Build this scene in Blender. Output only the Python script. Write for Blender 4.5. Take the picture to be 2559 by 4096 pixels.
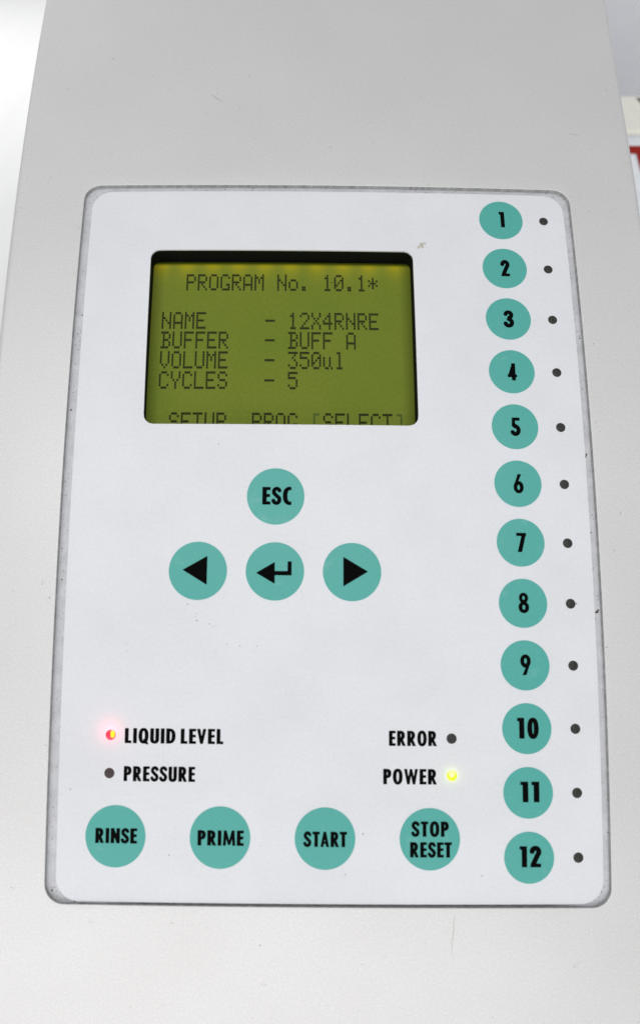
import bpy, math, random
import numpy as np
from mathutils import Matrix, Vector

for o in list(bpy.data.objects):
    bpy.data.objects.remove(o, do_unlink=True)
sc = bpy.context.scene
COL = sc.collection
random.seed(7)
MM = 0.001

# ---------------------------------------------------------------- the panel's own frame
# u runs right, v runs up the sloping face, h stands off it (all in mm); the face is slightly
# bowed, like the moulded front of the instrument, and leans back by TILT.
TILT = math.radians(35)
CT, ST = math.cos(TILT), math.sin(TILT)
UC, VC, KU, KV = -61.0, -82.0, 2.86346e-4, 6.55085e-4
V_REF, Z_REF = -232.0, 42.0               # the face passes 42 mm over the bench at v = -232


def surf(u, v, h=0.0):
    """panel coordinates (mm) -> flat panel frame with the bow (mm)"""
    return u, v, h - KU * (u - (-62.0)) ** 2 - KV * (v - VC) ** 2


def to_world(x, y, z):
    """panel frame (mm) -> world (m)"""
    yy = (y - V_REF)
    return np.stack(np.broadcast_arrays((x - UC) * MM, (yy * CT - z * ST) * MM,
                                        (Z_REF + 27.0 + yy * ST + z * CT) * MM), -1)


def P(u, v, h=0.0):
    return to_world(*surf(np.asarray(u, float), np.asarray(v, float), h))


# ---------------------------------------------------------------- camera
cam_d = bpy.data.cameras.new('camera')
cam = bpy.data.objects.new('camera', cam_d)
COL.objects.link(cam)
sc.camera = cam
cam_d.sensor_fit = 'VERTICAL'
cam_d.sensor_height = 22.3
cam_d.sensor_width = 22.3 * 2559 / 4096
cam_d.lens = 22.3 * 3004.166 / 4096
cam_d.shift_x = 147.992 / 4096
cam_d.clip_start, cam_d.clip_end = 0.005, 50
R_CAM = [[0.9999595964281796, 0.008445504740682414, -0.003078792111762914],
         [-0.0077972256669413655, 0.9853368217475375, 0.17044222182416466],
         [0.004473117826654407, -0.17041132931273692, 0.985362862126827]]
C_CAM = (-58.35500056, -114.87520309, 184.75786821)
cx, cy, cz = (Vector((r[0], r[1] * CT - r[2] * ST, r[1] * ST + r[2] * CT)) for r in R_CAM)
cw = Vector(to_world(*C_CAM).tolist())
cam.matrix_world = Matrix(((cx.x, cy.x, cz.x, cw.x), (cx.y, cy.y, cz.y, cw.y),
                           (cx.z, cy.z, cz.z, cw.z), (0, 0, 0, 1)))
cam_d.dof.use_dof = True
cam_d.dof.focus_distance = 0.203
cam_d.dof.aperture_fstop = 6.3

# ---------------------------------------------------------------- light and exposure
w = bpy.data.worlds.new('World')
sc.world = w
w.use_nodes = True
bg = w.node_tree.nodes['Background']
bg.inputs[0].default_value = (0.93, 0.96, 1.0, 1)
bg.inputs[1].default_value = 0.40


def area(name, loc, target, size, power, color=(1, 1, 1)):
    d = bpy.data.lights.new(name, 'AREA')
    d.shape = 'RECTANGLE'
    d.size, d.size_y = size
    d.energy = power
    d.color = color
    o = bpy.data.objects.new(name, d)
    COL.objects.link(o)
    o.location = loc
    o.rotation_euler = (Vector(target) - Vector(loc)).to_track_quat('-Z', 'Y').to_euler()
    return o


area('ceiling_lamp', (-0.10, -0.55, 1.75), (0, 0.10, 0.12), (1.6, 0.9), 10.6, (1.0, 0.99, 0.97))
area('front_fill', (-0.28, -1.50, 0.55), (0, 0.1, 0.1), (2.4, 0.9), 13.0, (1.0, 0.99, 0.975))  # unseen source added in front, brightens the housing towards its lower end
area('left_bench_fill', (-0.85, 1.05, 0.80), (-0.50, 1.10, 0.0), (0.5, 1.2), 3.6, (1.0, 0.99, 0.98)).data.spread = math.radians(105)  # added out of view to whiten the bench at the left

sc.view_settings.view_transform = 'Standard'
sc.view_settings.look = 'None'
sc.view_settings.exposure = 0.0
sc.view_settings.gamma = 1.0
sc.view_settings.use_curve_mapping = False
sc.render.engine = 'CYCLES'


# ---------------------------------------------------------------- materials
def srgb(r, g, b):
    f = lambda c: (c / 255 / 12.92) if c / 255 <= 0.04045 else ((c / 255 + 0.055) / 1.055) ** 2.4
    return (f(r), f(g), f(b), 1)


class NT:
    def __init__(self, name, base, rough=0.5, metallic=0.0, spec=0.5):
        self.m = bpy.data.materials.new(name)
        self.m.use_nodes = True
        self.t = self.m.node_tree
        self.b = self.t.nodes['Principled BSDF']
        self.b.inputs['Base Color'].default_value = base
        self.b.inputs['Roughness'].default_value = rough
        self.b.inputs['Metallic'].default_value = metallic
        self.b.inputs['Specular IOR Level'].default_value = spec
        self.uv = self.t.nodes.new('ShaderNodeTexCoord')

    def n(self, kind, **kw):
        nd = self.t.nodes.new(kind)
        for k, v in kw.items():
            if k in nd.inputs.keys() if hasattr(nd.inputs, 'keys') else False:
                nd.inputs[k].default_value = v
            else:
                setattr(nd, k, v)
        return nd

    def l(self, a, b):
        self.t.links.new(a, b)

    def noise(self, scale, detail=2.0, rough=0.5, src='UV'):
        nd = self.n('ShaderNodeTexNoise', Scale=scale, Detail=detail, Roughness=rough)
        self.l(self.uv.outputs[src], nd.inputs['Vector'])
        return nd.outputs['Fac']

    def ramp(self, fac, stops):
        r = self.n('ShaderNodeValToRGB')
        e = r.color_ramp.elements
        while len(e) < len(stops):
            e.new(0.5)
        for q, (p, c) in zip(e, stops):
            q.position = p
            q.color = c if len(c) == 4 else (*c, 1)
        self.l(fac, r.inputs['Fac'])
        return r.outputs['Color']

    def mix(self, fac, a, b, mode='MIX'):
        m = self.n('ShaderNodeMix', data_type='RGBA', blend_type=mode)
        for s, v in ((m.inputs[0], fac), (m.inputs[6], a), (m.inputs[7], b)):
            if hasattr(v, 'links'):
                self.l(v, s)
            else:
                s.default_value = v
        return m.outputs[2]

    def math(self, op, a, b=0.0, clamp=False):
        m = self.n('ShaderNodeMath', operation=op, use_clamp=clamp)
        for s, v in ((m.inputs[0], a), (m.inputs[1], b)):
            if hasattr(v, 'links'):
                self.l(v, s)
            else:
                s.default_value = v
        return m.outputs[0]

    def base(self, c):
        self.l(c, self.b.inputs['Base Color'])

    def bump(self, height, strength, dist):
        b = self.n('ShaderNodeBump')
        b.inputs['Strength'].default_value = strength
        b.inputs['Distance'].default_value = dist
        self.l(height, b.inputs['Height'])
        self.l(b.outputs['Normal'], self.b.inputs['Normal'])


def g(v, tint=(1, 1, 1)):
    return (v * tint[0], v * tint[1], v * tint[2], 1)


# UVs are in mm of the panel, so a noise Scale of 1 has features about 1 mm across
def mat_housing():
    m = NT('silver_white_paint', g(0.74), 0.50, 0.40, 0.4)
    flake = m.noise(1.9, 3.0, 0.7)
    cloud = m.noise(0.035, 3.0, 0.5)
    c1 = m.ramp(flake, [(0.28, (0.685, 0.675, 0.675)), (0.55, (0.745, 0.733, 0.732)), (0.78, (0.84, 0.826, 0.822))])
    c2 = m.ramp(cloud, [(0.3, (0.965, 0.965, 0.96)), (0.7, (1, 1, 1))])
    col = m.mix(1.0, c1, c2, 'MULTIPLY')
    dust = m.noise(0.42, 1.0, 0.3)
    fine = m.noise(2.7, 0.0, 0.0)
    d = m.math('MULTIPLY', m.ramp(dust, [(0.735, (0, 0, 0)), (0.76, (1, 1, 1))]), m.ramp(fine, [(0.60, (0, 0, 0)), (0.70, (1, 1, 1))]))
    col = m.mix(m.math('MULTIPLY', d, 0.5), col, (0.25, 0.22, 0.19, 1))
    m.base(col)
    m.bump(m.noise(1.2, 2.0, 0.6), 0.10, 0.0002)
    return m.m


def mat_overlay():
    m = NT('white_polyester_overlay', g(0.78), 0.38, 0.0, 0.35)
    c = m.ramp(m.noise(1.3, 3.0, 0.7), [(0.30, (0.755, 0.765, 0.80)), (0.75, (0.815, 0.825, 0.855))])
    c2 = m.ramp(m.noise(0.05, 4.0, 0.6), [(0.30, (0.955, 0.955, 0.95)), (0.6, (1, 1, 1))])
    col = m.mix(1.0, c, c2, 'MULTIPLY')
    # scattered grime: fine dark specks gathered in a few places
    patch = m.ramp(m.noise(0.055, 2.0, 0.5), [(0.56, (0, 0, 0)), (0.70, (1, 1, 1))])
    sp = m.ramp(m.noise(1.7, 1.0, 0.4), [(0.735, (0, 0, 0)), (0.78, (1, 1, 1))])
    col = m.mix(m.math('MULTIPLY', m.math('MULTIPLY', patch, sp), 0.5), col, (0.20, 0.19, 0.18, 1))
    m.base(col)
    m.bump(m.noise(2.2, 2.0, 0.6), 0.08, 0.0001)
    return m.m


def mat_recess():
    m = NT('grimy_grey_channel', g(0.42), 0.6, 0.0, 0.3)
    c = m.ramp(m.noise(0.25, 5.0, 0.65), [(0.25, (0.51, 0.51, 0.535)), (0.55, (0.62, 0.62, 0.65)), (0.80, (0.70, 0.70, 0.725))])
    sp = m.ramp(m.noise(1.5, 2.0, 0.6), [(0.62, (0, 0, 0)), (0.70, (1, 1, 1))])
    gate = m.ramp(m.noise(0.07, 2.0, 0.5), [(0.40, (0.1, 0.1, 0.1)), (0.62, (1, 1, 1))])
    # shade of the narrow bottom gap, painted in with blotchy grime
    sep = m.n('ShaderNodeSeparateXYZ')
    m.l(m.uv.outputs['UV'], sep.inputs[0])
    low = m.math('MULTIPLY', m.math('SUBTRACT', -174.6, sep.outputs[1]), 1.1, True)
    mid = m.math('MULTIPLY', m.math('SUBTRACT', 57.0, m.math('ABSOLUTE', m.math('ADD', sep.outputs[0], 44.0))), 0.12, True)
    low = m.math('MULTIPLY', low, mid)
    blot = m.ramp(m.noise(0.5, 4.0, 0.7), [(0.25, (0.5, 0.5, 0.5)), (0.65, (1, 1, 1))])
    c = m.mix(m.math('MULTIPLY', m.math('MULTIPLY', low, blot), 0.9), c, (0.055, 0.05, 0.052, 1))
    m.base(m.mix(m.math('MULTIPLY', m.math('MULTIPLY', sp, gate), 0.9), c, (0.05, 0.042, 0.038, 1)))
    m.bump(m.noise(1.5, 3.0, 0.6), 0.3, 0.0002)
    return m.m


def mat_teal():
    m = NT('teal_ink', srgb(98, 182, 168), 0.38, 0.0, 0.35)
    c = m.ramp(m.noise(1.6, 3.0, 0.7), [(0.3, (0.080, 0.400, 0.350)), (0.75, (0.098, 0.442, 0.392))])
    wear = m.ramp(m.noise(0.16, 4.0, 0.6), [(0.60, (0, 0, 0)), (0.78, (1, 1, 1))])
    m.base(m.mix(m.math('MULTIPLY', wear, 0.35), c, (0.30, 0.58, 0.53, 1)))
    m.bump(m.noise(2.2, 2.0, 0.6), 0.08, 0.0001)
    return m.m


def mat_simple(name, base, rough=0.5, spec=0.3, var=0.0, scale=1.0):
    m = NT(name, base, rough, 0.0, spec)
    if var:
        a = tuple(c * (1 - var) for c in base[:3])
        b = tuple(min(1, c * (1 + var)) for c in base[:3])
        m.base(m.ramp(m.noise(scale, 3.0, 0.6), [(0.3, a), (0.7, b)]))
    return m.m


def mat_emit(name, base, emit, strength, rough=0.25):
    m = NT(name, base, rough)
    m.b.inputs['Emission Color'].default_value = emit
    m.b.inputs['Emission Strength'].default_value = strength
    return m.m


def mat_lcd():
    """yellow-green backlit display; a row of backlight diodes along its top edge shows as hot spots"""
    m = NT('display_backlit_film', (0.05, 0.07, 0.004, 1), 0.6, 0.0, 0.0)
    sep = m.n('ShaderNodeSeparateXYZ')
    m.l(m.uv.outputs['UV'], sep.inputs[0])
    u, v = sep.outputs[0], sep.outputs[1]
    depth = m.math('SUBTRACT', -11.0, v)                       # mm below the top edge of the film
    near = m.math('POWER', 2.718, m.math('MULTIPLY', depth, -0.42))
    lobe = m.math('ADD', m.math('MULTIPLY', m.math('COSINE', m.math('MULTIPLY', u, 2 * math.pi / 7.2)), 0.35), 0.75)
    hot = m.math('MULTIPLY', near, lobe, True)
    grain = m.noise(1.1, 3.0, 0.7)
    body = m.ramp(grain, [(0.3, (0.118, 0.152, 0.026)), (0.7, (0.150, 0.180, 0.036))])
    cloud = m.ramp(m.noise(0.05, 2.0, 0.5), [(0.35, (0.88, 0.95, 0.9)), (0.65, (1.05, 1.0, 1.0))])
    body = m.mix(1.0, body, cloud, 'MULTIPLY')
    em = m.mix(hot, body, (0.46, 0.36, 0.008, 1))
    # the emission darkens towards the left and right ends
    ends = m.math('SUBTRACT', 37.2, m.math('ABSOLUTE', m.math('ADD', u, 60.0)))
    fade = m.math('POWER', m.math('MULTIPLY', ends, 1 / 5.0, True), 0.9)
    em = m.mix(1.0, em, m.ramp(fade, [(0.0, (0.16, 0.12, 0.10)), (1.0, (1, 1, 1))]), 'MULTIPLY')
    lit = m.math('MULTIPLY', m.math('SUBTRACT', depth, 0.25), 1 / 0.9, True)
    em = m.mix(lit, (0.004, 0.004, 0.001, 1), em)
    m.l(em, m.b.inputs['Emission Color'])
    m.b.inputs['Emission Strength'].default_value = 0.80
    return m.m


M = {
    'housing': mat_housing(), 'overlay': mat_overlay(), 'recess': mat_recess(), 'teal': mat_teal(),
    'recess_wall': mat_simple('darker_grey_wall', (0.40, 0.41, 0.40, 1), 0.6, 0.2, 0.25, 0.6),  # wall of the recess, a darker grey than the face
    'ink': mat_simple('black_ink', g(0.003), 0.7, 0.02),
    'led_off': mat_simple('unlit_indicator_lens', (0.034, 0.033, 0.030, 1), 0.45, 0.3, 0.55, 2.4),
    'led_off_red': mat_simple('unlit_reddish_lens', (0.058, 0.041, 0.041, 1), 0.45, 0.3, 0.45, 2.4),
    'well': mat_simple('black_plastic_well', g(0.006), 0.7, 0.1),
    'lcd': mat_lcd(),
    'dot': mat_simple('display_dark_dot', (0.027, 0.031, 0.013, 1), 0.6, 0.0),
    'dot_faint': mat_simple('display_faint_dot', (0.10, 0.15, 0.035, 1), 0.6, 0.0),
    'red_lens': mat_emit('lit_red_lens', (0.12, 0.01, 0.015, 1), (1.0, 0.030, 0.085, 1), 1.0),
    'red_core': mat_emit('lit_red_core', (0.12, 0.08, 0.01, 1), (1.0, 0.84, 0.0, 1), 1.1),
    'green_lens': mat_emit('lit_green_lens', (0.08, 0.1, 0.005, 1), (0.76, 0.86, 0.0, 1), 1.0),
    'green_core': mat_emit('lit_green_core', (0.1, 0.1, 0.05, 1), (0.97, 1.0, 0.42, 1), 1.0),
    'bench': mat_simple('white_laminate', g(0.86), 0.5, 0.3, 0.02, 0.05),
    'wall': mat_simple('white_painted_wall', g(0.86), 0.8, 0.2, 0.02, 0.05),
    'carton': mat_simple('white_card', (0.86, 0.89, 0.93, 1), 0.6, 0.2, 0.03, 0.2),
    'cream': mat_simple('cream_card', (0.90, 0.88, 0.79, 1), 0.6, 0.2, 0.03, 0.2),
    'red_print': mat_simple('red_print', (0.33, 0.015, 0.008, 1), 0.5, 0.2),
    'dark_print': mat_simple('dark_print', (0.10, 0.08, 0.05, 1), 0.5, 0.2),
    'grey_panel': mat_simple('pale_grey_panel', (0.70, 0.70, 0.73, 1), 0.6, 0.2, 0.02, 0.1),
}


# ---------------------------------------------------------------- mesh helpers
def link(name, verts, faces, mat, parent=None, uvs=None, smooth=False, origin=None, mats=None, midx=None):
    """one mesh object; verts in world metres, uvs in mm of the panel"""
    verts = np.asarray(verts, float)
    o0 = np.asarray(origin if origin is not None else (0, 0, 0), float)
    me = bpy.data.meshes.new(name)
    me.from_pydata((verts - o0).tolist(), [], [tuple(int(i) for i in f) for f in faces])
    if uvs is not None:
        lay = me.uv_layers.new(name='UVMap')
        idx = np.empty(len(me.loops), dtype=np.int32)
        me.loops.foreach_get('vertex_index', idx)
        lay.data.foreach_set('uv', np.asarray(uvs, np.float32)[idx].ravel())
    for m in (mats or [mat]):
        me.materials.append(m)
    if midx is not None:
        me.polygons.foreach_set('material_index', midx)
    if smooth:
        me.polygons.foreach_set('use_smooth', [True] * len(me.polygons))
    me.update()
    o = bpy.data.objects.new(name, me)
    COL.objects.link(o)
    if parent is not None:
        o.parent = parent
        o.matrix_parent_inverse = Matrix.Identity(4)
        o.location = Vector(o0.tolist()) - world_loc(parent)
    else:
        o.location = o0.tolist()
    return o


def world_loc(o):
    p = o.location.copy()
    while o.parent is not None:
        o = o.parent
        p += o.location
    return p


def tag(o, label=None, cat=None, group=None, kind=None):
    for k, v in (('label', label), ('category', cat), ('group', group), ('kind', kind)):
        if v:
            o[k] = v
    return o


def march(fn, u0, u1, v0, v1, step):
    """marching squares: a flat mesh of the region where fn(u, v) < 0 -> uv points, faces, boundary edges"""
    nu = max(2, int(math.ceil((u1 - u0) / step)) + 1)
    nv = max(2, int(math.ceil((v1 - v0) / step)) + 1)
    us, vs = np.linspace(u0, u1, nu), np.linspace(v0, v1, nv)
    U, V = np.meshgrid(us, vs, indexing='ij')
    F = fn(U, V)
    F = np.where(np.abs(F) < 1e-7, 1e-7, F)
    pts, key, faces = [], {}, []

    def vert(i, j):
        k = (i, j)
        if k not in key:
            key[k] = len(pts)
            pts.append((us[i], vs[j]))
        return key[k]

    def edge(a, b):
        k = (a, b) if a < b else (b, a)
        if k not in key:
            fa, fb = F[k[0]], F[k[1]]
            t = fa / (fa - fb)
            t = min(max(t, 0.002), 0.998)
            key[k] = len(pts)
            pts.append((us[k[0][0]] * (1 - t) + us[k[1][0]] * t, vs[k[0][1]] * (1 - t) + vs[k[1][1]] * t))
        return key[k]
    ins = F < 0
    cnt = ins[:-1, :-1].astype(int) + ins[1:, :-1] + ins[1:, 1:] + ins[:-1, 1:]
    for i, j in zip(*np.nonzero(cnt)):
        cs = [(i, j), (i + 1, j), (i + 1, j + 1), (i, j + 1)]
        inn = [bool(ins[c]) for c in cs]
        n = sum(inn)
        if n == 4:
            faces.append([vert(*c) for c in cs])
            continue
        if n == 2 and inn[0] == inn[2]:
            for a in range(4):
                if inn[a]:
                    faces.append([edge(cs[a - 1], cs[a]), vert(*cs[a]), edge(cs[a], cs[(a + 1) % 4])])
            continue
        f = []
        for a in range(4):
            b = (a + 1) % 4
            if inn[a]:
                f.append(vert(*cs[a]))
            if inn[a] != inn[b]:
                f.append(edge(cs[a], cs[b]))
        faces.append(f)
    seen = {}
    for f in faces:
        for a, b in zip(f, f[1:] + f[:1]):
            if (b, a) in seen:
                del seen[(b, a)]
            else:
                seen[(a, b)] = True
    return np.array(pts), faces, list(seen)


def sheet(name, fn, box, step, h, mat, parent, thick=None, dome=None, centre=None):
    """a thin sheet lying on the bowed face at height h, with a side skirt of the given thickness"""
    pts, faces, border = march(fn, *box, step)
    hh = h if dome is None else h + dome(pts[:, 0], pts[:, 1])
    top = P(pts[:, 0], pts[:, 1], hh)
    uv = pts
    verts = top
    faces = [list(f) for f in faces]
    if thick:
        n = len(pts)
        ring = sorted({i for e in border for i in e})
        rid = {q: n + k for k, q in enumerate(ring)}
        low = P(pts[ring, 0], pts[ring, 1], (hh if np.isscalar(hh) else hh[ring]) - thick)
        verts = np.vstack([top, low])
        uv = np.vstack([pts, pts[ring]])
        for a, b in border:
            faces.append([b, a, rid[a], rid[b]])
    c = centre if centre is not None else ((box[0] + box[1]) / 2, (box[2] + box[3]) / 2)
    return link(name, verts, faces, mat, parent, uv, origin=P(c[0], c[1], h))


# signed fields -----------------------------------------------------------------
def rrect(x0, x1, y0, y1, r):
    def f(u, v):
        qx = np.abs(u - (x0 + x1) / 2) - (x1 - x0) / 2 + r
        qy = np.abs(v - (y0 + y1) / 2) - (y1 - y0) / 2 + r
        return np.hypot(np.maximum(qx, 0), np.maximum(qy, 0)) + np.minimum(np.maximum(qx, qy), 0) - r
    return f


def circle(cu, cv, r):
    return lambda u, v: np.hypot(u - cu, v - cv) - r


# ---------------------------------------------------------------- lettering: bold condensed grotesque
# every glyph is a field on a box one unit tall; SV and SH are its stem and bar weights
SV, SH = 0.222, 0.170


def bx(x0, x1, y0, y1):
    return lambda x, y: np.maximum(np.abs(x - (x0 + x1) / 2) - (x1 - x0) / 2, np.abs(y - (y0 + y1) / 2) - (y1 - y0) / 2)


def el(cx_, cy_, a, b, p=2.35):
    return lambda x, y: (((np.abs(x - cx_) / a) ** p + (np.abs(y - cy_) / b) ** p) ** (1 / p) - 1) * min(a, b)


def cv(*pts):
    """convex polygon"""
    n = len(pts)
    area2 = sum(pts[i][0] * pts[(i + 1) % n][1] - pts[(i + 1) % n][0] * pts[i][1] for i in range(n))
    q = pts if area2 > 0 else pts[::-1]

    def f(x, y):
        r = np.full(np.shape(x), -1e9)
        for i in range(n):
            (ax, ay), (bx_, by_) = q[i], q[(i + 1) % n]
            L = math.hypot(bx_ - ax, by_ - ay)
            r = np.maximum(r, ((x - ax) * (by_ - ay) - (y - ay) * (bx_ - ax)) / L)
        return r
    return f


def un(*fs):
    return lambda x, y: np.minimum.reduce([f(x, y) for f in fs])


def sub(a, b):
    return lambda x, y: np.maximum(a(x, y), -b(x, y))


def cut(a, b):
    return lambda x, y: np.maximum(a(x, y), b(x, y))


def dee(x0, x1, y0, y1, k=0.9):
    ym, b = (y0 + y1) / 2, (y1 - y0) / 2
    xc = max(x0, x1 - b * k * 1.0) if b * k < (x1 - x0) else x0
    a = x1 - xc

    def f(x, y):
        e = (((np.maximum(x - xc, 0) / a) ** 2.3 + (np.abs(y - ym) / b) ** 2.3) ** (1 / 2.3) - 1) * min(a, b)
        return np.maximum(e, x0 - x)
    return f


def path(pts, w_):
    """a stroke of constant weight along a polyline"""
    P_ = np.array(pts, float)

    def f(x, y):
        d = np.full(np.shape(x), 1e9)
        for a, b in zip(P_[:-1], P_[1:]):
            ab = b - a
            t = np.clip(((x - a[0]) * ab[0] + (y - a[1]) * ab[1]) / (ab @ ab), 0, 1)
            d = np.minimum(d, np.hypot(x - a[0] - t * ab[0], y - a[1] - t * ab[1]))
        return d - w_ / 2
    return f


def arc(cx_, cy_, a, b, t0, t1, n=16):
    return [(cx_ + a * math.cos(math.radians(t)), cy_ + b * math.sin(math.radians(t))) for t in np.linspace(t0, t1, n)]


def glyph_table():
    G = {}
    st = lambda x0: bx(x0, x0 + SV, 0, 1)
    w_ = 0.42
    G['E'] = (un(st(0), bx(0, w_, 0, SH), bx(0, w_ * 0.95, 0.43, 0.43 + SH), bx(0, w_, 1 - SH, 1)), w_)
    G['L'] = (un(st(0), bx(0, 0.40, 0, SH)), 0.40)
    G['I'] = (st(0), SV)
    w_ = 0.47
    G['T'] = (un(bx(0, w_, 1 - SH, 1), bx(w_ / 2 - SV / 2, w_ / 2 + SV / 2, 0, 1)), w_)
    w_ = 0.50
    bowl = sub(dee(0, w_, 0.40, 1), dee(SV - 0.01, w_ - SV, 0.40 + SH * 0.9, 1 - SH * 0.95))
    G['P'] = (un(st(0), bowl), w_)
    G['R'] = (un(st(0), bowl, cv((0.17, 0.46), (0.36, 0.46), (0.55, 0), (0.34, 0))), 0.55)
    w_ = 0.56
    G['D'] = (sub(dee(0, w_, 0, 1, 0.75), dee(SV, w_ - SV, SH, 1 - SH, 0.55)), w_)
    w_ = 0.60
    ring = sub(el(w_ / 2, 0.5, w_ / 2, 0.515), el(w_ / 2, 0.5, w_ / 2 - SV, 0.515 - SH))
    G['O'] = (ring, w_)
    G['Q'] = (un(ring, cv((0.28, 0.26), (0.42, 0.30), (0.62, -0.06), (0.44, -0.06))), w_)
    cring = sub(el(0.36, 0.5, 0.36, 0.515), el(0.37, 0.5, 0.36 - SV, 0.515 - SH))
    G['C'] = (cut(cring, lambda x, y: x - 0.44), 0.44)
    w_ = 0.54
    ub = sub(el(w_ / 2, 0.29, w_ / 2, 0.305), el(w_ / 2, 0.29, w_ / 2 - SV, 0.305 - SH))
    ub = cut(ub, lambda x, y: y - 0.29)
    G['U'] = (un(bx(0, SV, 0.285, 1), bx(w_ - SV, w_, 0.285, 1), ub), w_)
    w_ = 0.56
    G['A'] = (un(cv((0, 0), (0.18, 0), (0.36, 1), (0.20, 1)), cv((w_, 0), (w_ - 0.18, 0), (w_ - 0.36, 1), (w_ - 0.20, 1)), bx(0.13, 0.43, 0.20, 0.33)), w_)
    G['V'] = (un(cv((0, 1), (0.19, 1), (0.36, 0), (0.20, 0)), cv((w_, 1), (w_ - 0.19, 1), (w_ - 0.36, 0), (w_ - 0.20, 0))), w_)
    w_ = 0.86
    G['W'] = (un(cv((0, 1), (0.18, 1), (0.33, 0), (0.18, 0)), cv((0.18, 0), (0.33, 0), (0.50, 1), (0.36, 1)),
                 cv((w_, 1), (w_ - 0.18, 1), (w_ - 0.33, 0), (w_ - 0.18, 0)), cv((w_ - 0.18, 0), (w_ - 0.33, 0), (w_ - 0.50, 1), (w_ - 0.36, 1))), w_)
    w_ = 0.58
    G['N'] = (un(st(0), st(w_ - SV), cv((0, 1), (0.19, 1), (w_, 0), (w_ - 0.19, 0))), w_)
    w_ = 0.76
    G['M'] = (un(cv((0, 0), (0.17, 0), (0.21, 1), (0.05, 1)), cv((w_, 0), (w_ - 0.17, 0), (w_ - 0.21, 1), (w_ - 0.05, 1)),
                 cv((0.05, 1), (0.22, 1), (0.45, 0.05), (0.31, 0.05)), cv((w_ - 0.05, 1), (w_ - 0.22, 1), (w_ - 0.45, 0.05), (w_ - 0.31, 0.05))), w_)
    s = 0.198
    sp = arc(0.235, 0.735, 0.155, 0.185, 20, 250, 14) + arc(0.215, 0.275, 0.165, 0.195, 75, -165, 16)
    G['S'] = (path(sp, s), 0.46)
    # figures
    w_ = 0.52
    G['0'] = (sub(el(w_ / 2, 0.5, w_ / 2, 0.51), el(w_ / 2, 0.5, w_ / 2 - SV, 0.51 - SH)), w_)
    G['1'] = (un(bx(0.09, 0.32, 0, 1), cv((0, 1), (0.2, 1), (0.2, 0.845), (0, 0.845))), 0.31)
    G['2'] = (un(path(arc(0.245, 0.735, 0.155, 0.18, 175, -25, 14) + [(0.33, 0.56), (0.13, 0.12)], 0.22), cv((0.0, 0), (0.49, 0), (0.49, 0.165), (0.05, 0.165))), 0.49)
    G['2'] = (cut(G['2'][0], lambda x, y: -y), 0.49)
    G['3'] = (un(path(arc(0.23, 0.745, 0.15, 0.17, 165, -75, 14), 0.21), path(arc(0.225, 0.285, 0.17, 0.195, 85, -165, 16), 0.215)), 0.48)
    G['4'] = (un(bx(0.235, 0.44, 0, 1), bx(0, 0.52, 0.19, 0.34), cv((0.0, 0.19), (0.17, 0.24), (0.43, 1), (0.27, 1))), 0.52)
    G['5'] = (un(path([(0.15, 0.60)] + arc(0.205, 0.305, 0.17, 0.215, 95, -150, 16), 0.21), bx(0.06, 0.45, 0.84, 1), cv((0.06, 1), (0.21, 1), (0.19, 0.52), (0.03, 0.52))), 0.46)
    six = un(sub(el(0.26, 0.31, 0.26, 0.32, 2.1), el(0.26, 0.30, 0.072, 0.145, 2.1)), cv((0.0, 0.33), (0.16, 0.42), (0.42, 1), (0.235, 1)))
    G['6'] = (six, 0.52)
    G['9'] = (lambda x, y: six(0.52 - x, 1 - y), 0.52)
    G['7'] = (un(bx(0, 0.50, 0.845, 1), cv((0.30, 0.99), (0.50, 1), (0.26, 0), (0.05, 0))), 0.50)
    G['8'] = (un(sub(el(0.26, 0.75, 0.225, 0.26, 2.1), el(0.26, 0.755, 0.065, 0.11, 2.1)), sub(el(0.26, 0.275, 0.26, 0.285, 2.1), el(0.26, 0.28, 0.075, 0.13, 2.1))), 0.52)
    return G


GLYPHS = glyph_table()


def lettering(name, lines, h, parent, gap=0.105, kern=None):
    """lines: (text, u0, u1, v_bottom, v_top); one mesh of flat ink on the bowed face"""
    V_, F_, UV_ = [], [], []
    for text, u0, u1, vb, vt in lines:
        ch = vt - vb
        xs, x = [], 0.0
        for i, c in enumerate(text):
            if c == ' ':
                x += 0.32
                continue
            if i and text[i - 1] != ' ':
                x += gap - (0.05 if (text[i - 1] in 'LT' and c in 'AV') or (text[i - 1] in 'AR' and c in 'TV') or (c in 'TV' and text[i-1] in 'AE') else 0)
            xs.append((c, x))
            x += GLYPHS[c][1]
        sx = (u1 - u0) / x
        for c, x0 in xs:
            fn, gw = GLYPHS[c]
            pts, faces, _ = march(lambda x, y: fn(x, y) - 0.006, -0.05, gw + 0.05, -0.09, 1.05, 0.022)
            uu = u0 + (x0 + pts[:, 0]) * sx
            vv = vb + pts[:, 1] * ch
            b = sum(len(q) for q in UV_)
            V_.append(P(uu, vv, h))
            UV_.append(np.stack([uu, vv], 1))
            F_ += [[i + b for i in f] for f in faces]
    return link(name, np.vstack(V_), F_, M['ink'], parent, np.vstack(UV_), origin=V_[0][0])


def ink_polys(name, polys, h, parent):
    """plain ink shapes from convex outlines in panel mm"""
    V_, F_, UV_ = [], [], []
    fs = [cv(*p) for p in polys]
    fn = un(*fs)
    a = np.array([q for p in polys for q in p])
    pts, faces, _ = march(fn, a[:, 0].min() - 0.2, a[:, 0].max() + 0.2, a[:, 1].min() - 0.2, a[:, 1].max() + 0.2, 0.12)
    return link(name, P(pts[:, 0], pts[:, 1], h), faces, M['ink'], parent, pts, origin=P(pts[0, 0], pts[0, 1], h))


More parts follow.
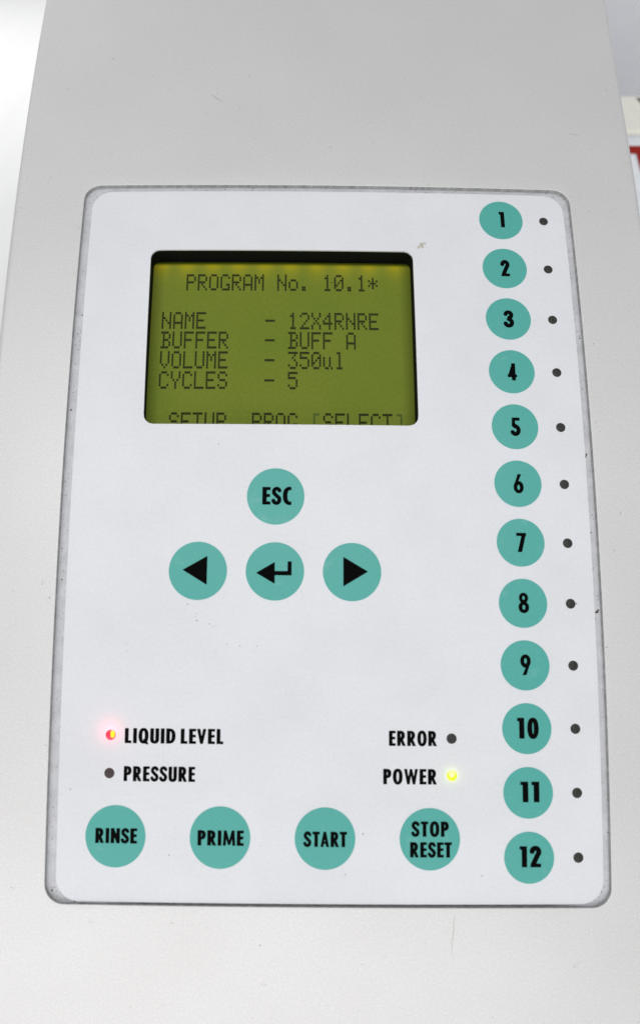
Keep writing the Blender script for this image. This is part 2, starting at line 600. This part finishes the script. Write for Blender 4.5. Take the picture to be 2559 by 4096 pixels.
# ================================================================ the setting
def quad_box(x0, x1, y0, y1, z0, z1):
    v = [(x, y, z) for z in (z0, z1) for y in (y0, y1) for x in (x0, x1)]
    f = [(0, 2, 3, 1), (4, 5, 7, 6), (0, 1, 5, 4), (2, 6, 7, 3), (0, 4, 6, 2), (1, 3, 7, 5)]
    return v, f


def box_obj(name, ext, mat, parent=None, bevel=0.0):
    v, f = quad_box(*ext)
    v = np.array(v)
    o = link(name, v, f, mat, parent, v[:, [0, 2]] * 1000, origin=((ext[0] + ext[1]) / 2, (ext[2] + ext[3]) / 2, ext[4]))
    if bevel:
        b = o.modifiers.new('bevel', 'BEVEL')
        b.width, b.segments = bevel, 3
    return o


bench = box_obj('bench_top', (-1.8, 1.8, -0.75, 2.2, -0.04, 0.0), M['bench'])
tag(bench, 'white laminate bench top under the instrument', 'bench', kind='structure')
wall = box_obj('wall', (-2.4, 2.4, 2.22, 2.32, -0.9, 2.6), M['wall'])
tag(wall, 'plain white wall behind the bench', 'wall', kind='structure')

# ---- things beside the instrument, at the right edge of the picture
carton = bpy.data.objects.new('carton', None)
COL.objects.link(carton)
carton.location = (0.2, 0.352, 0)
tag(carton, 'white carton with cream lid and red print, right of the instrument', 'carton')
box_obj('carton_body', (0.122, 0.282, 0.3315, 0.3735, 0.0005, 0.1738), M['carton'], carton, 0.001)
box_obj('carton_lid', (0.1205, 0.2835, 0.3300, 0.3750, 0.1740, 0.1763), M['cream'], carton, 0.0007)
pr = [quad_box(0.1470, 0.1590, 0.3311, 0.3314, 0.1662, 0.1694)]
_v, _f = quad_box(0.1531, 0.1575, 0.3311, 0.3314, 0.1500, 0.1661)
pr.append(([(x + (0.0098 if z < 0.16 else 0.0), y, z) for x, y, z in _v], _f))
link('red_print', pr[0][0] + pr[1][0], pr[0][1] + [tuple(i + 8 for i in f) for f in pr[1][1]], M['red_print'], carton, origin=(0.155, 0.33, 0.16))
box_obj('dark_mark', (0.1625, 0.1720, 0.3630, 0.3715, 0.1764, 0.1766), M['dark_print'], carton)
gp = box_obj('grey_panel', (0.165, 0.62, 0.56, 0.585, 0.0005, 0.42), M['grey_panel'], None, 0.002)
tag(gp, 'plain pale grey panel standing behind the white carton', 'panel')

# ================================================================ the instrument
inst = bpy.data.objects.new('lab_instrument', None)
inst.empty_display_size = 0.05
COL.objects.link(inst)
inst.location = (0, 0.13, 0)
tag(inst, 'silver white laboratory instrument with green display and teal membrane buttons', 'instrument')

HH = 0.8                                       # the housing stands 0.8 mm proud of the overlay
REC = (-114.8, 19.45, -176.35, 9.78, 4.6)      # recess in the housing: u0 u1 v0 v1 radius
FLOOR = -0.60


def flare(v):
    return 1.5 * np.clip((v - 30) / 60, 0, 2) ** 2


def housing():
    nS, nC = 44, 14
    u0, u1, v0, v1, r = REC
    V0, V1 = V_REF, 150.0                      # the face runs on beyond both ends of the picture
    U0, U1 = -134.55, 39.55

    def loop(off):
        """recess outline grown outward by off, with its matching param"""
        rr = r + off
        a0, a1, b0, b1 = u0 - off, u1 + off, v0 - off, v1 + off
        out = []
        corners = [((a1 - rr), (b0 + rr), -90), ((a1 - rr), (b1 - rr), 0), ((a0 + rr), (b1 - rr), 90), ((a0 + rr), (b0 + rr), 180)]
        for k, (cu, cv_, t) in enumerate(corners):
            for q in range(nC):
                an = math.radians(t + 90 * q / nC)
                out.append((cu + rr * math.cos(an), cv_ + rr * math.sin(an)))
            nx = corners[(k + 1) % 4]
            an = math.radians(t + 90)
            s = (cu + rr * math.cos(an), cv_ + rr * math.sin(an))
            e = (nx[0] + rr * math.cos(math.radians(nx[2])), nx[1] + rr * math.sin(math.radians(nx[2])))
            for q in range(nS):
                f = q / nS
                out.append((s[0] + (e[0] - s[0]) * f, s[1] + (e[1] - s[1]) * f))
        return np.array(out)

    def outer(inset):
        a0, a1, b0, b1 = U0 + inset, U1 - inset, V0 + inset, V1 - inset
        out = []
        cs = [(a1, b0), (a1, b1), (a0, b1), (a0, b0)]
        rad = 5.0 - min(inset, 4.0)
        cen = [(a1 - rad, b0 + rad, -90), (a1 - rad, b1 - rad, 0), (a0 + rad, b1 - rad, 90), (a0 + rad, b0 + rad, 180)]
        for k, (cu, cv_, t) in enumerate(cen):
            for q in range(nC):
                an = math.radians(t + 90 * q / nC)
                out.append((cu + rad * math.cos(an), cv_ + rad * math.sin(an)))
            nx = cen[(k + 1) % 4]
            an = math.radians(t + 90)
            s = (cu + rad * math.cos(an), cv_ + rad * math.sin(an))
            e = (nx[0] + rad * math.cos(math.radians(nx[2])), nx[1] + rad * math.sin(math.radians(nx[2])))
            for q in range(nS):
                f = q / nS
                out.append((s[0] + (e[0] - s[0]) * f, s[1] + (e[1] - s[1]) * f))
        out = np.array(out)
        right = np.clip((out[:, 0] - 20) / 20, 0, 1)
        out[:, 0] += right * flare(out[:, 1])
        return out

    rows, uvr = [], []

    def add(uv, h):
        rows.append(P(uv[:, 0], uv[:, 1], h))
        uvr.append(uv)
    # recess wall, its rounded lip, then out across the face
    add(loop(0.0), FLOOR - 0.4)
    add(loop(0.0), HH - 0.2)
    for a in (20, 40, 60, 80, 90):
        t = math.radians(a)
        add(loop(0.16 * (1 - math.cos(t))), HH - 0.16 * (1 - math.sin(t)))
    FR = 1.5
    A, B = loop(0.16), outer(FR)
    nR = 34
    for k in range(1, nR + 1):
        f = k / nR
        add(A * (1 - f) + B * f, HH)
    for a in (12, 25, 38, 50, 62, 75, 90):
        t = math.radians(a)
        add(outer(FR * (1 - math.sin(t))), HH - FR * (1 - math.cos(t)))
    last = rows[-1].copy()
    for z_f in (0.6, 0.2):
        q = last.copy()
        q[:, 2] = 0.004 + (last[:, 2] - 0.004) * z_f
        rows.append(q)
        uvr.append(uvr[-1] + 0.0)
    q = last.copy()
    q[:, 2] = 0.0005
    rows.append(q)
    uvr.append(uvr[-1])
    n = len(rows[0])
    V_ = np.vstack(rows)
    F_ = []
    for k in range(len(rows) - 1):
        for i in range(n):
            j = (i + 1) % n
            F_.append((k * n + i, k * n + j, (k + 1) * n + j, (k + 1) * n + i)[::-1])
    mi = [1 if k < 3 else 0 for k in range(len(rows) - 1) for i in range(n)]
    o = link('housing', V_, F_, M['housing'], inst, np.vstack(uvr), smooth=True, origin=P(UC, VC, HH), mats=[M['housing'], M['recess_wall']], midx=mi)
    return o


house = housing()
_ro, _ri = rrect(REC[0] - 0.6, REC[1] + 0.6, REC[2] - 0.6, REC[3] + 0.6, REC[4] + 0.6), rrect(-100.0, -20.0, -65.0, -5.5, 2.0)
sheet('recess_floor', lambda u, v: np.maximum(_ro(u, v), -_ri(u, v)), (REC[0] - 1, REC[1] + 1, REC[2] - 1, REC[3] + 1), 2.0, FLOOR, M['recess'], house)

# ---- the printed overlay with the display window cut out of it
OV = (-112.5, 17.75, -175.85, 8.25, 5.6)
WIN = (-95.3, -24.72, -60.18, -10.38, 2.5)
OROT = -0.00129


def overlay_fn(u, v):
    du, dv = u - UC, v - VC
    uu, vv = u - OROT * dv, v + OROT * du
    return np.maximum(rrect(*OV)(uu, vv), -rrect(*WIN)(u + 0.008 * (v + 35) * (u < -60), v))


panel = sheet('control_panel', overlay_fn, (OV[0] - 1, OV[1] + 1, OV[2] - 1, OV[3] + 1), 1.0, 0.0, M['overlay'], inst, thick=0.55)

for word, uu0, uu1, vb, vt in (('LIQUID LEVEL', -96.70, -73.03, -139.15, -135.65), ('PRESSURE', -96.72, -79.64, -148.0, -144.54),
                               ('ERROR', -33.32, -21.84, -139.22, -135.70), ('POWER', -34.73, -21.94, -148.14, -144.60)):
    o = lettering('legend', [(word, uu0, uu1, vb, vt)], 0.03, panel)
    o['label'] = 'black printed word ' + word

# ---- buttons
D_NUM, D_BIG = 11.99, 14.37


def button(cu, cv_, d, text, legend):
    r = d / 2
    o = sheet('button', circle(cu, cv_, r), (cu - r - 0.4, cu + r + 0.4, cv_ - r - 0.4, cv_ + r + 0.4), 0.6, 0.05, M['teal'], inst, thick=0.05, centre=(cu, cv_),
              dome=lambda u, v: 0.05 * np.clip(1 - ((u - cu) ** 2 + (v - cv_) ** 2) / r ** 2, 0, 1))
    o['label'] = text
    lg = legend(o)
    return o


NUM = [(-0.5, 0.89, -2.26, 2.60), (-1.05, 1.23, -17.41, -12.63), (-1.13, 1.30, -32.48, -27.69), (-1.15, 1.25, -47.44, -42.75), (-1.0, 1.26, -62.45, -57.63),
       (-1.15, 1.34, -77.42, -72.58), (-1.05, 1.39, -92.35, -87.60), (-1.15, 1.41, -107.34, -102.52), (-1.17, 1.34, -122.32, -117.48), (-2.33, 2.82, -137.30, -132.50),
       (-1.86, 2.58, -152.14, -147.43), (-2.25, 2.78, -167.15, -162.37)]
for i, (a, b, c, d) in enumerate(NUM):
    button(0.0, -15.0 * i, D_NUM, 'round teal button marked %d' % (i + 1),
           lambda p, i=i, a=a, b=b, c=c, d=d: lettering('legend', [(str(i + 1), a, b, c, d)], 0.14, p, gap=0.16))
AX, AD, AY, EY = -61.04, 18.98, -97.74, -78.94
button(AX, EY, D_BIG, 'round teal button marked ESC', lambda p: lettering('legend', [('ESC', -64.35, -57.14, -81.06, -76.62)], 0.14, p))
button(AX - AD, AY, D_BIG, 'round teal button with a left arrow', lambda p: ink_polys('legend', [[(-83.79, -97.55), (-77.74, -94.06), (-77.78, -101.19)]], 0.14, p))
button(AX, AY, D_BIG, 'round teal button with a return arrow', lambda p: ink_polys('legend', [
    [(-65.69, -98.16), (-61.10, -95.45), (-61.06, -100.84)], [(-61.3, -97.68), (-56.94, -97.68), (-56.94, -98.73), (-61.3, -98.73)],
    [(-57.92, -95.29), (-56.94, -95.29), (-56.94, -98.7), (-57.92, -98.7)]], 0.14, p))
button(AX + AD, AY, D_BIG, 'round teal button with a right arrow', lambda p: ink_polys('legend', [[(-38.13, -97.65), (-44.2, -94.03), (-44.23, -101.32)]], 0.14, p))
BX, BD, BY = -98.36, 24.89, -160.79
for i, (name, lines) in enumerate((('RINSE', [('RINSE', -103.12, -93.2, -162.36, -158.93)]), ('PRIME', [('PRIME', -78.75, -67.86, -162.6, -159.14)]),
                                   ('START', [('START', -53.55, -43.4, -162.68, -159.2)]),
                                   ('STOP RESET', [('STOP', -27.95, -19.2, -160.18, -156.72), ('RESET', -28.4, -18.52, -164.95, -161.49)]))):
    button(BX + i * BD, BY, D_BIG, 'round teal button marked ' + name, lambda p, lines=lines: lettering('legend', lines, 0.14, p))


# ---- indicator lights
def lens(name, cu, cv_, r, h, rise, mat, parent, squash=1.0):
    rings, n = 6, 28
    pts, hs = [(cu, cv_)], [h + rise]
    F_ = []
    for k in range(1, rings + 1):
        q = k / rings
        for i in range(n):
            an = 2 * math.pi * i / n
            pts.append((cu + r * q * squash * math.cos(an), cv_ + r * q * math.sin(an)))
            hs.append(h + rise * (1 - q * q))
    for i in range(n):
        F_.append((0, 1 + i, 1 + (i + 1) % n))
    for k in range(rings - 1):
        for i in range(n):
            j = (i + 1) % n
            F_.append((1 + k * n + i, 1 + (k + 1) * n + i, 1 + (k + 1) * n + j, 1 + k * n + j))
    pts = np.array(pts)
    return link(name, P(pts[:, 0], pts[:, 1], np.array(hs)), F_, mat, parent, pts, smooth=True, origin=P(cu, cv_, h))


def indicator(cu, cv_, mat, text=None):
    o = lens('indicator_light', cu, cv_, 1.22, 0.02, 0.12, mat, inst)
    if text:
        o['label'] = text
    return o


def glow(o, cu, cv_, h, power, color, radius):
    d = bpy.data.lights.new('indicator_glow', 'POINT')
    d.energy, d.color, d.shadow_soft_size = power, color, radius
    L = bpy.data.objects.new('indicator_glow', d)
    COL.objects.link(L)
    L.parent = o
    L.location = Vector(P(cu, cv_, h).tolist()) - world_loc(o)


for i in range(12):
    indicator(11.85, -15.0 * i, M['led_off'], 'unlit dark indicator beside button %d' % (i + 1))
indicator(-18.27, -137.45, M['led_off'], 'unlit dark indicator beside the word ERROR')
indicator(-100.2, -146.2, M['led_off_red'], 'unlit reddish indicator beside the word PRESSURE')
o = indicator(-100.15, -137.28, M['red_lens'], 'lit red indicator beside the words LIQUID LEVEL')
lens('light_core', -99.66, -137.08, 0.86, 0.13, 0.08, M['red_core'], o, squash=0.62)
glow(o, -100.25, -136.4, 1.5, 0.00026, (1.0, 0.07, 0.12), 0.0006)
o = indicator(-18.28, -146.13, M['green_lens'], 'lit yellow green indicator beside the word POWER')
lens('light_core', -18.30, -145.72, 0.70, 0.14, 0.08, M['green_core'], o)
glow(o, -18.25, -146.05, 1.0, 0.00007, (0.80, 1.0, 0.03), 0.0006)

# ---- the display, deep behind its window
LD = -6.0
LCD = (-98.0, -22.0, -63.0, -10.9, 0.5)
disp = sheet('display', rrect(*LCD), (LCD[0] - 0.5, LCD[1] + 0.5, LCD[2] - 0.5, LCD[3] + 0.5), 2.0, LD, M['lcd'], inst)


def well():
    n = 12
    a0, a1, b0, b1, r = WIN[0] - 0.35, WIN[1] + 0.15, WIN[2] - 0.3, WIN[3] + 0.02, WIN[4]
    out = []
    for cu, cv_, t in ((a1 - r, b0 + r, -90), (a1 - r, b1 - r, 0), (a0 + r, b1 - r, 90), (a0 + r, b0 + r, 180)):
        for q in range(n + 1):
            an = math.radians(t + 90 * q / n)
            out.append((cu + r * math.cos(an), cv_ + r * math.sin(an)))
    uv = np.array(out)
    m = len(uv)
    V_ = np.vstack([P(uv[:, 0], uv[:, 1], -0.36), P(uv[:, 0], uv[:, 1], LD - 0.3)])
    F_ = [(i, (i + 1) % m, m + (i + 1) % m, m + i) for i in range(m)]
    return link('display_well', V_, F_, M['well'], disp, np.vstack([uv, uv]), origin=P(-60, -35, -3))


well()

FONT = {
    'A': '01110 10001 10001 10001 11111 10001 10001', 'B': '11110 01001 01001 01110 01001 01001 11110', 'C': '01110 10001 10000 10000 10000 10001 01110',
    'E': '11111 10000 10000 11110 10000 10000 11111', 'F': '11111 10000 10000 11110 10000 10000 10000', 'G': '01110 10001 10000 10000 10011 10001 01111',
    'L': '10000 10000 10000 10000 10000 10000 11111', 'M': '10001 11011 10101 10101 10001 10001 10001', 'N': '10001 10001 11001 10101 10011 10001 10001',
    'O': '01110 10001 10001 10001 10001 10001 01110', 'P': '11110 10001 10001 11110 10000 10000 10000', 'R': '11110 10001 10001 11110 10100 10010 10001',
    'S': '01110 10001 10000 01110 00001 10001 01110', 'T': '11111 00100 00100 00100 00100 00100 00100', 'U': '10001 10001 10001 10001 10001 10001 01110',
    'V': '10001 10001 10001 10001 10001 01010 00100', 'X': '10001 10001 01010 00100 01010 10001 10001', 'Y': '10001 10001 10001 01010 00100 00100 00100',
    '0': '01110 10001 10011 10101 11001 10001 01110', '1': '00100 01100 00100 00100 00100 00100 01110', '2': '01110 10001 00001 00010 00100 01000 11111',
    '3': '11111 00010 00100 00010 00001 10001 01110', '4': '00010 00110 01010 10010 11111 00010 00010', '5': '11111 10000 11110 00001 00001 10001 01110',
    '.': '00000 00000 00000 00000 00000 01100 01100', '*': '00000 00100 10101 01110 10101 00100 00000', '-': '00000 00000 00000 11111 00000 00000 00000',
    'o': '00000 00000 01110 10001 10001 10001 01110', 'u': '00000 00000 10010 10010 10010 10010 01101', 'l': '01100 00100 00100 00100 00100 00100 01110',
    '[': '01110 01000 01000 01000 01000 01000 01110', ']': '01110 00010 00010 00010 00010 00010 01110',
}
LINES = [(0, '  PROGRAM No. 10.1*  '), (2, 'NAME     - 12X4RNRE'), (3, 'BUFFER   - BUFF A'), (4, 'VOLUME   - 350ul'), (5, 'CYCLES   - 5'), (7, ' SETUP  PROG [SELECT]')]
DU, DV, LU, LV = 0.5215, 0.7235, -92.62, -14.72


def display_text():
    V_, F_, UV_, MI = [], [], [], []
    for row, text in LINES:
        for col, c in enumerate(text):
            if c == ' ':
                continue
            for y, bits in enumerate(FONT[c].split()):
                for x, bit in enumerate(bits):
                    if bit == '1':
                        a = LU + (col * 6 + x) * DU
                        b = LV - (row * 8 + y) * DV
                        q = np.array([(a, b - DV * 0.90), (a + DU * 0.93, b - DV * 0.90), (a + DU * 0.93, b), (a, b)])
                        k = 4 * len(F_)
                        F_.append((k, k + 1, k + 2, k + 3))
                        V_.append(P(q[:, 0], q[:, 1], LD + 0.12))
                        UV_.append(q)
                        MI.append(1 if c in '[]' else 0)
    link('display_text', np.vstack(V_), F_, M['dot'], disp, np.vstack(UV_), origin=P(-60, -35, LD + 0.12), mats=[M['dot'], M['dot_faint']], midx=MI)


display_text()


# ---- specks of grime where the photograph shows them: irregular flat flecks
def specks(name, spots, h, mat, parent):
    rnd = random.Random(len(spots))
    V_, F_, UV_ = [], [], []
    for cu, cv_, r in spots:
        n = 9
        sx, sy, rot = rnd.uniform(0.8, 1.5), rnd.uniform(0.6, 1.0), rnd.uniform(0, 3.1)
        k = sum(len(q) for q in UV_)
        pts = []
        for i in range(n):
            an = 2 * math.pi * i / n
            q = r * rnd.uniform(0.65, 1.2)
            x, y = q * sx * math.cos(an), q * sy * math.sin(an)
            pts.append((cu + x * math.cos(rot) - y * math.sin(rot), cv_ + x * math.sin(rot) + y * math.cos(rot)))
        pts = np.array(pts)
        V_.append(P(pts[:, 0], pts[:, 1], h))
        UV_.append(pts)
        F_.append(tuple(range(k, k + n)))
    o = link(name, np.vstack(V_), F_, mat, parent, np.vstack(UV_), origin=V_[0][0])
    o['kind'] = 'stuff'
    return o


M['grime'] = mat_simple('dark_grime', (0.075, 0.062, 0.05, 1), 0.8, 0.1, 0.5, 2.0)
M['stain'] = mat_simple('pale_tan_stain', (0.52, 0.49, 0.42, 1), 0.6, 0.2, 0.08, 1.0)
M['scuff'] = mat_simple('faint_scuff', (0.16, 0.155, 0.15, 1), 0.8, 0.1, 0.4, 2.0)
specks('grime', [(u_, v_, r_ * 1.2) for u_, v_, r_ in [(-82.34, -105.99, 0.1), (-80.34, -108.19, 0.08), (-80.32, -108.99, 0.1), (-80.05, -109.86, 0.13), (-79.72, -110.06, 0.06), (-76.88, -110.72, 0.11), (-75.57, -111.19, 0.1), (-74.68, -111.26, 0.06), (-76.21, -111.55, 0.06), (-71.59, -112.67, 0.08), (-73.59, -113.4, 0.06), (-72.51, -115.45, 0.1), (-75.21, -117.3, 0.06), (-65.51, -115.0, 0.06), (-65.18, -115.91, 0.1), (-69.32, -115.94, 0.1), (-85.54, -164.94, 0.11), (-109.51, -150.09, 0.13), (-39.53, -159.67, 0.14), (-63.9, -162.57, 0.08), (-43.72, -169.05, 0.13), (-11.41, -169.1, 0.16), (13.27, -104.93, 0.16), (-75.63, -65.55, 0.1)]], 0.02, M['scuff'], panel)
specks('grime', [(18.56, -106.93, 0.42), (18.9, -106.44, 0.26), (18.04, -108.59, 0.19), (18.13, -87.18, 0.19), (18.1, -96.55, 0.16), (18.32, -96.05, 0.13), (19.11, -116.48, 0.13), (18.65, -49.18, 0.16), (18.26, -67.04, 0.32), (18.03, -67.57, 0.22), (18.88, -71.25, 0.13), (18.8, -75.49, 0.13), (18.72, -82.65, 0.13), (19.05, -83.6, 0.13), (18.63, -99.65, 0.1), (-112.93, -29.66, 0.19), (-113.06, -37.09, 0.13), (-114.11, -38.16, 0.16), (-113.22, -39.58, 0.16), (-113.84, -51.52, 0.16), (-114.11, -56.29, 0.29), (-114.04, -53.43, 0.13), (-114.38, -75.33, 0.13), (-114.86, -76.89, 0.1), (-113.92, -78.82, 0.19), (-114.22, -92.36, 0.19), (-113.48, -97.91, 0.13), (-113.8, -100.14, 0.19), (-76.12, 9.29, 0.16), (-68.45, 8.9, 0.13), (-56.61, 9.15, 0.1), (-38.51, 8.96, 0.13), (-20.37, 8.83, 0.16), (18.67, 8.07, 0.26), (18.22, 8.46, 0.19), (19.31, -151.77, 0.13), (19.31, -159.34, 0.16), (19.65, -166.6, 0.16), (-113.37, -173.73, 0.29), (-107.9, -176.11, 0.19)], FLOOR + 0.03, M['grime'], house)
specks('grime', [(19.5, -114.18, 0.13), (20.06, -115.56, 0.13), (21.58, -61.04, 0.11), (-116.26, -104.68, 0.16), (-79.27, 42.22, 0.13), (-63.72, -185.1, 0.13), (20.71, -58.72, 0.1)], HH + 0.02, M['grime'], house)
specks('dust_speck', [(-46.38, -17.11, 0.22)], LD + 0.15, M['ink'], disp)
specks('stain', [(-23.1, -9.1, 0.55), (-22.2, -8.4, 0.7), (-21.4, -7.8, 0.45)], 0.015, M['stain'], panel)


def streak(pts, w_):
    p = np.array(pts)
    d = np.gradient(p, axis=0)
    d /= np.linalg.norm(d, axis=1)[:, None]
    nrm = np.stack([-d[:, 1], d[:, 0]], 1)
    ww = w_ * np.sin(np.linspace(0.25, math.pi - 0.25, len(p)))[:, None] / 2
    uv = np.vstack([p - nrm * ww, p + nrm * ww])
    n = len(p)
    o = link('stain', P(uv[:, 0], uv[:, 1], HH + 0.02), [(i, i + 1, n + i + 1, n + i) for i in range(n - 1)], M['stain'], house, uv, origin=P(p[0, 0], p[0, 1], HH))
    o['kind'] = 'stuff'


streak([(-17.88, -177.8), (-18.30, -179.6), (-18.24, -181.32), (-18.72, -184.17), (-18.6, -187.59)], 0.17)
streak([(21.23, 29.64), (22.94, 29.37), (24.53, 29.17)], 0.3)
streak([(-81.07, 41.76), (-79.6, 40.2), (-77.32, 38.49)], 0.35)
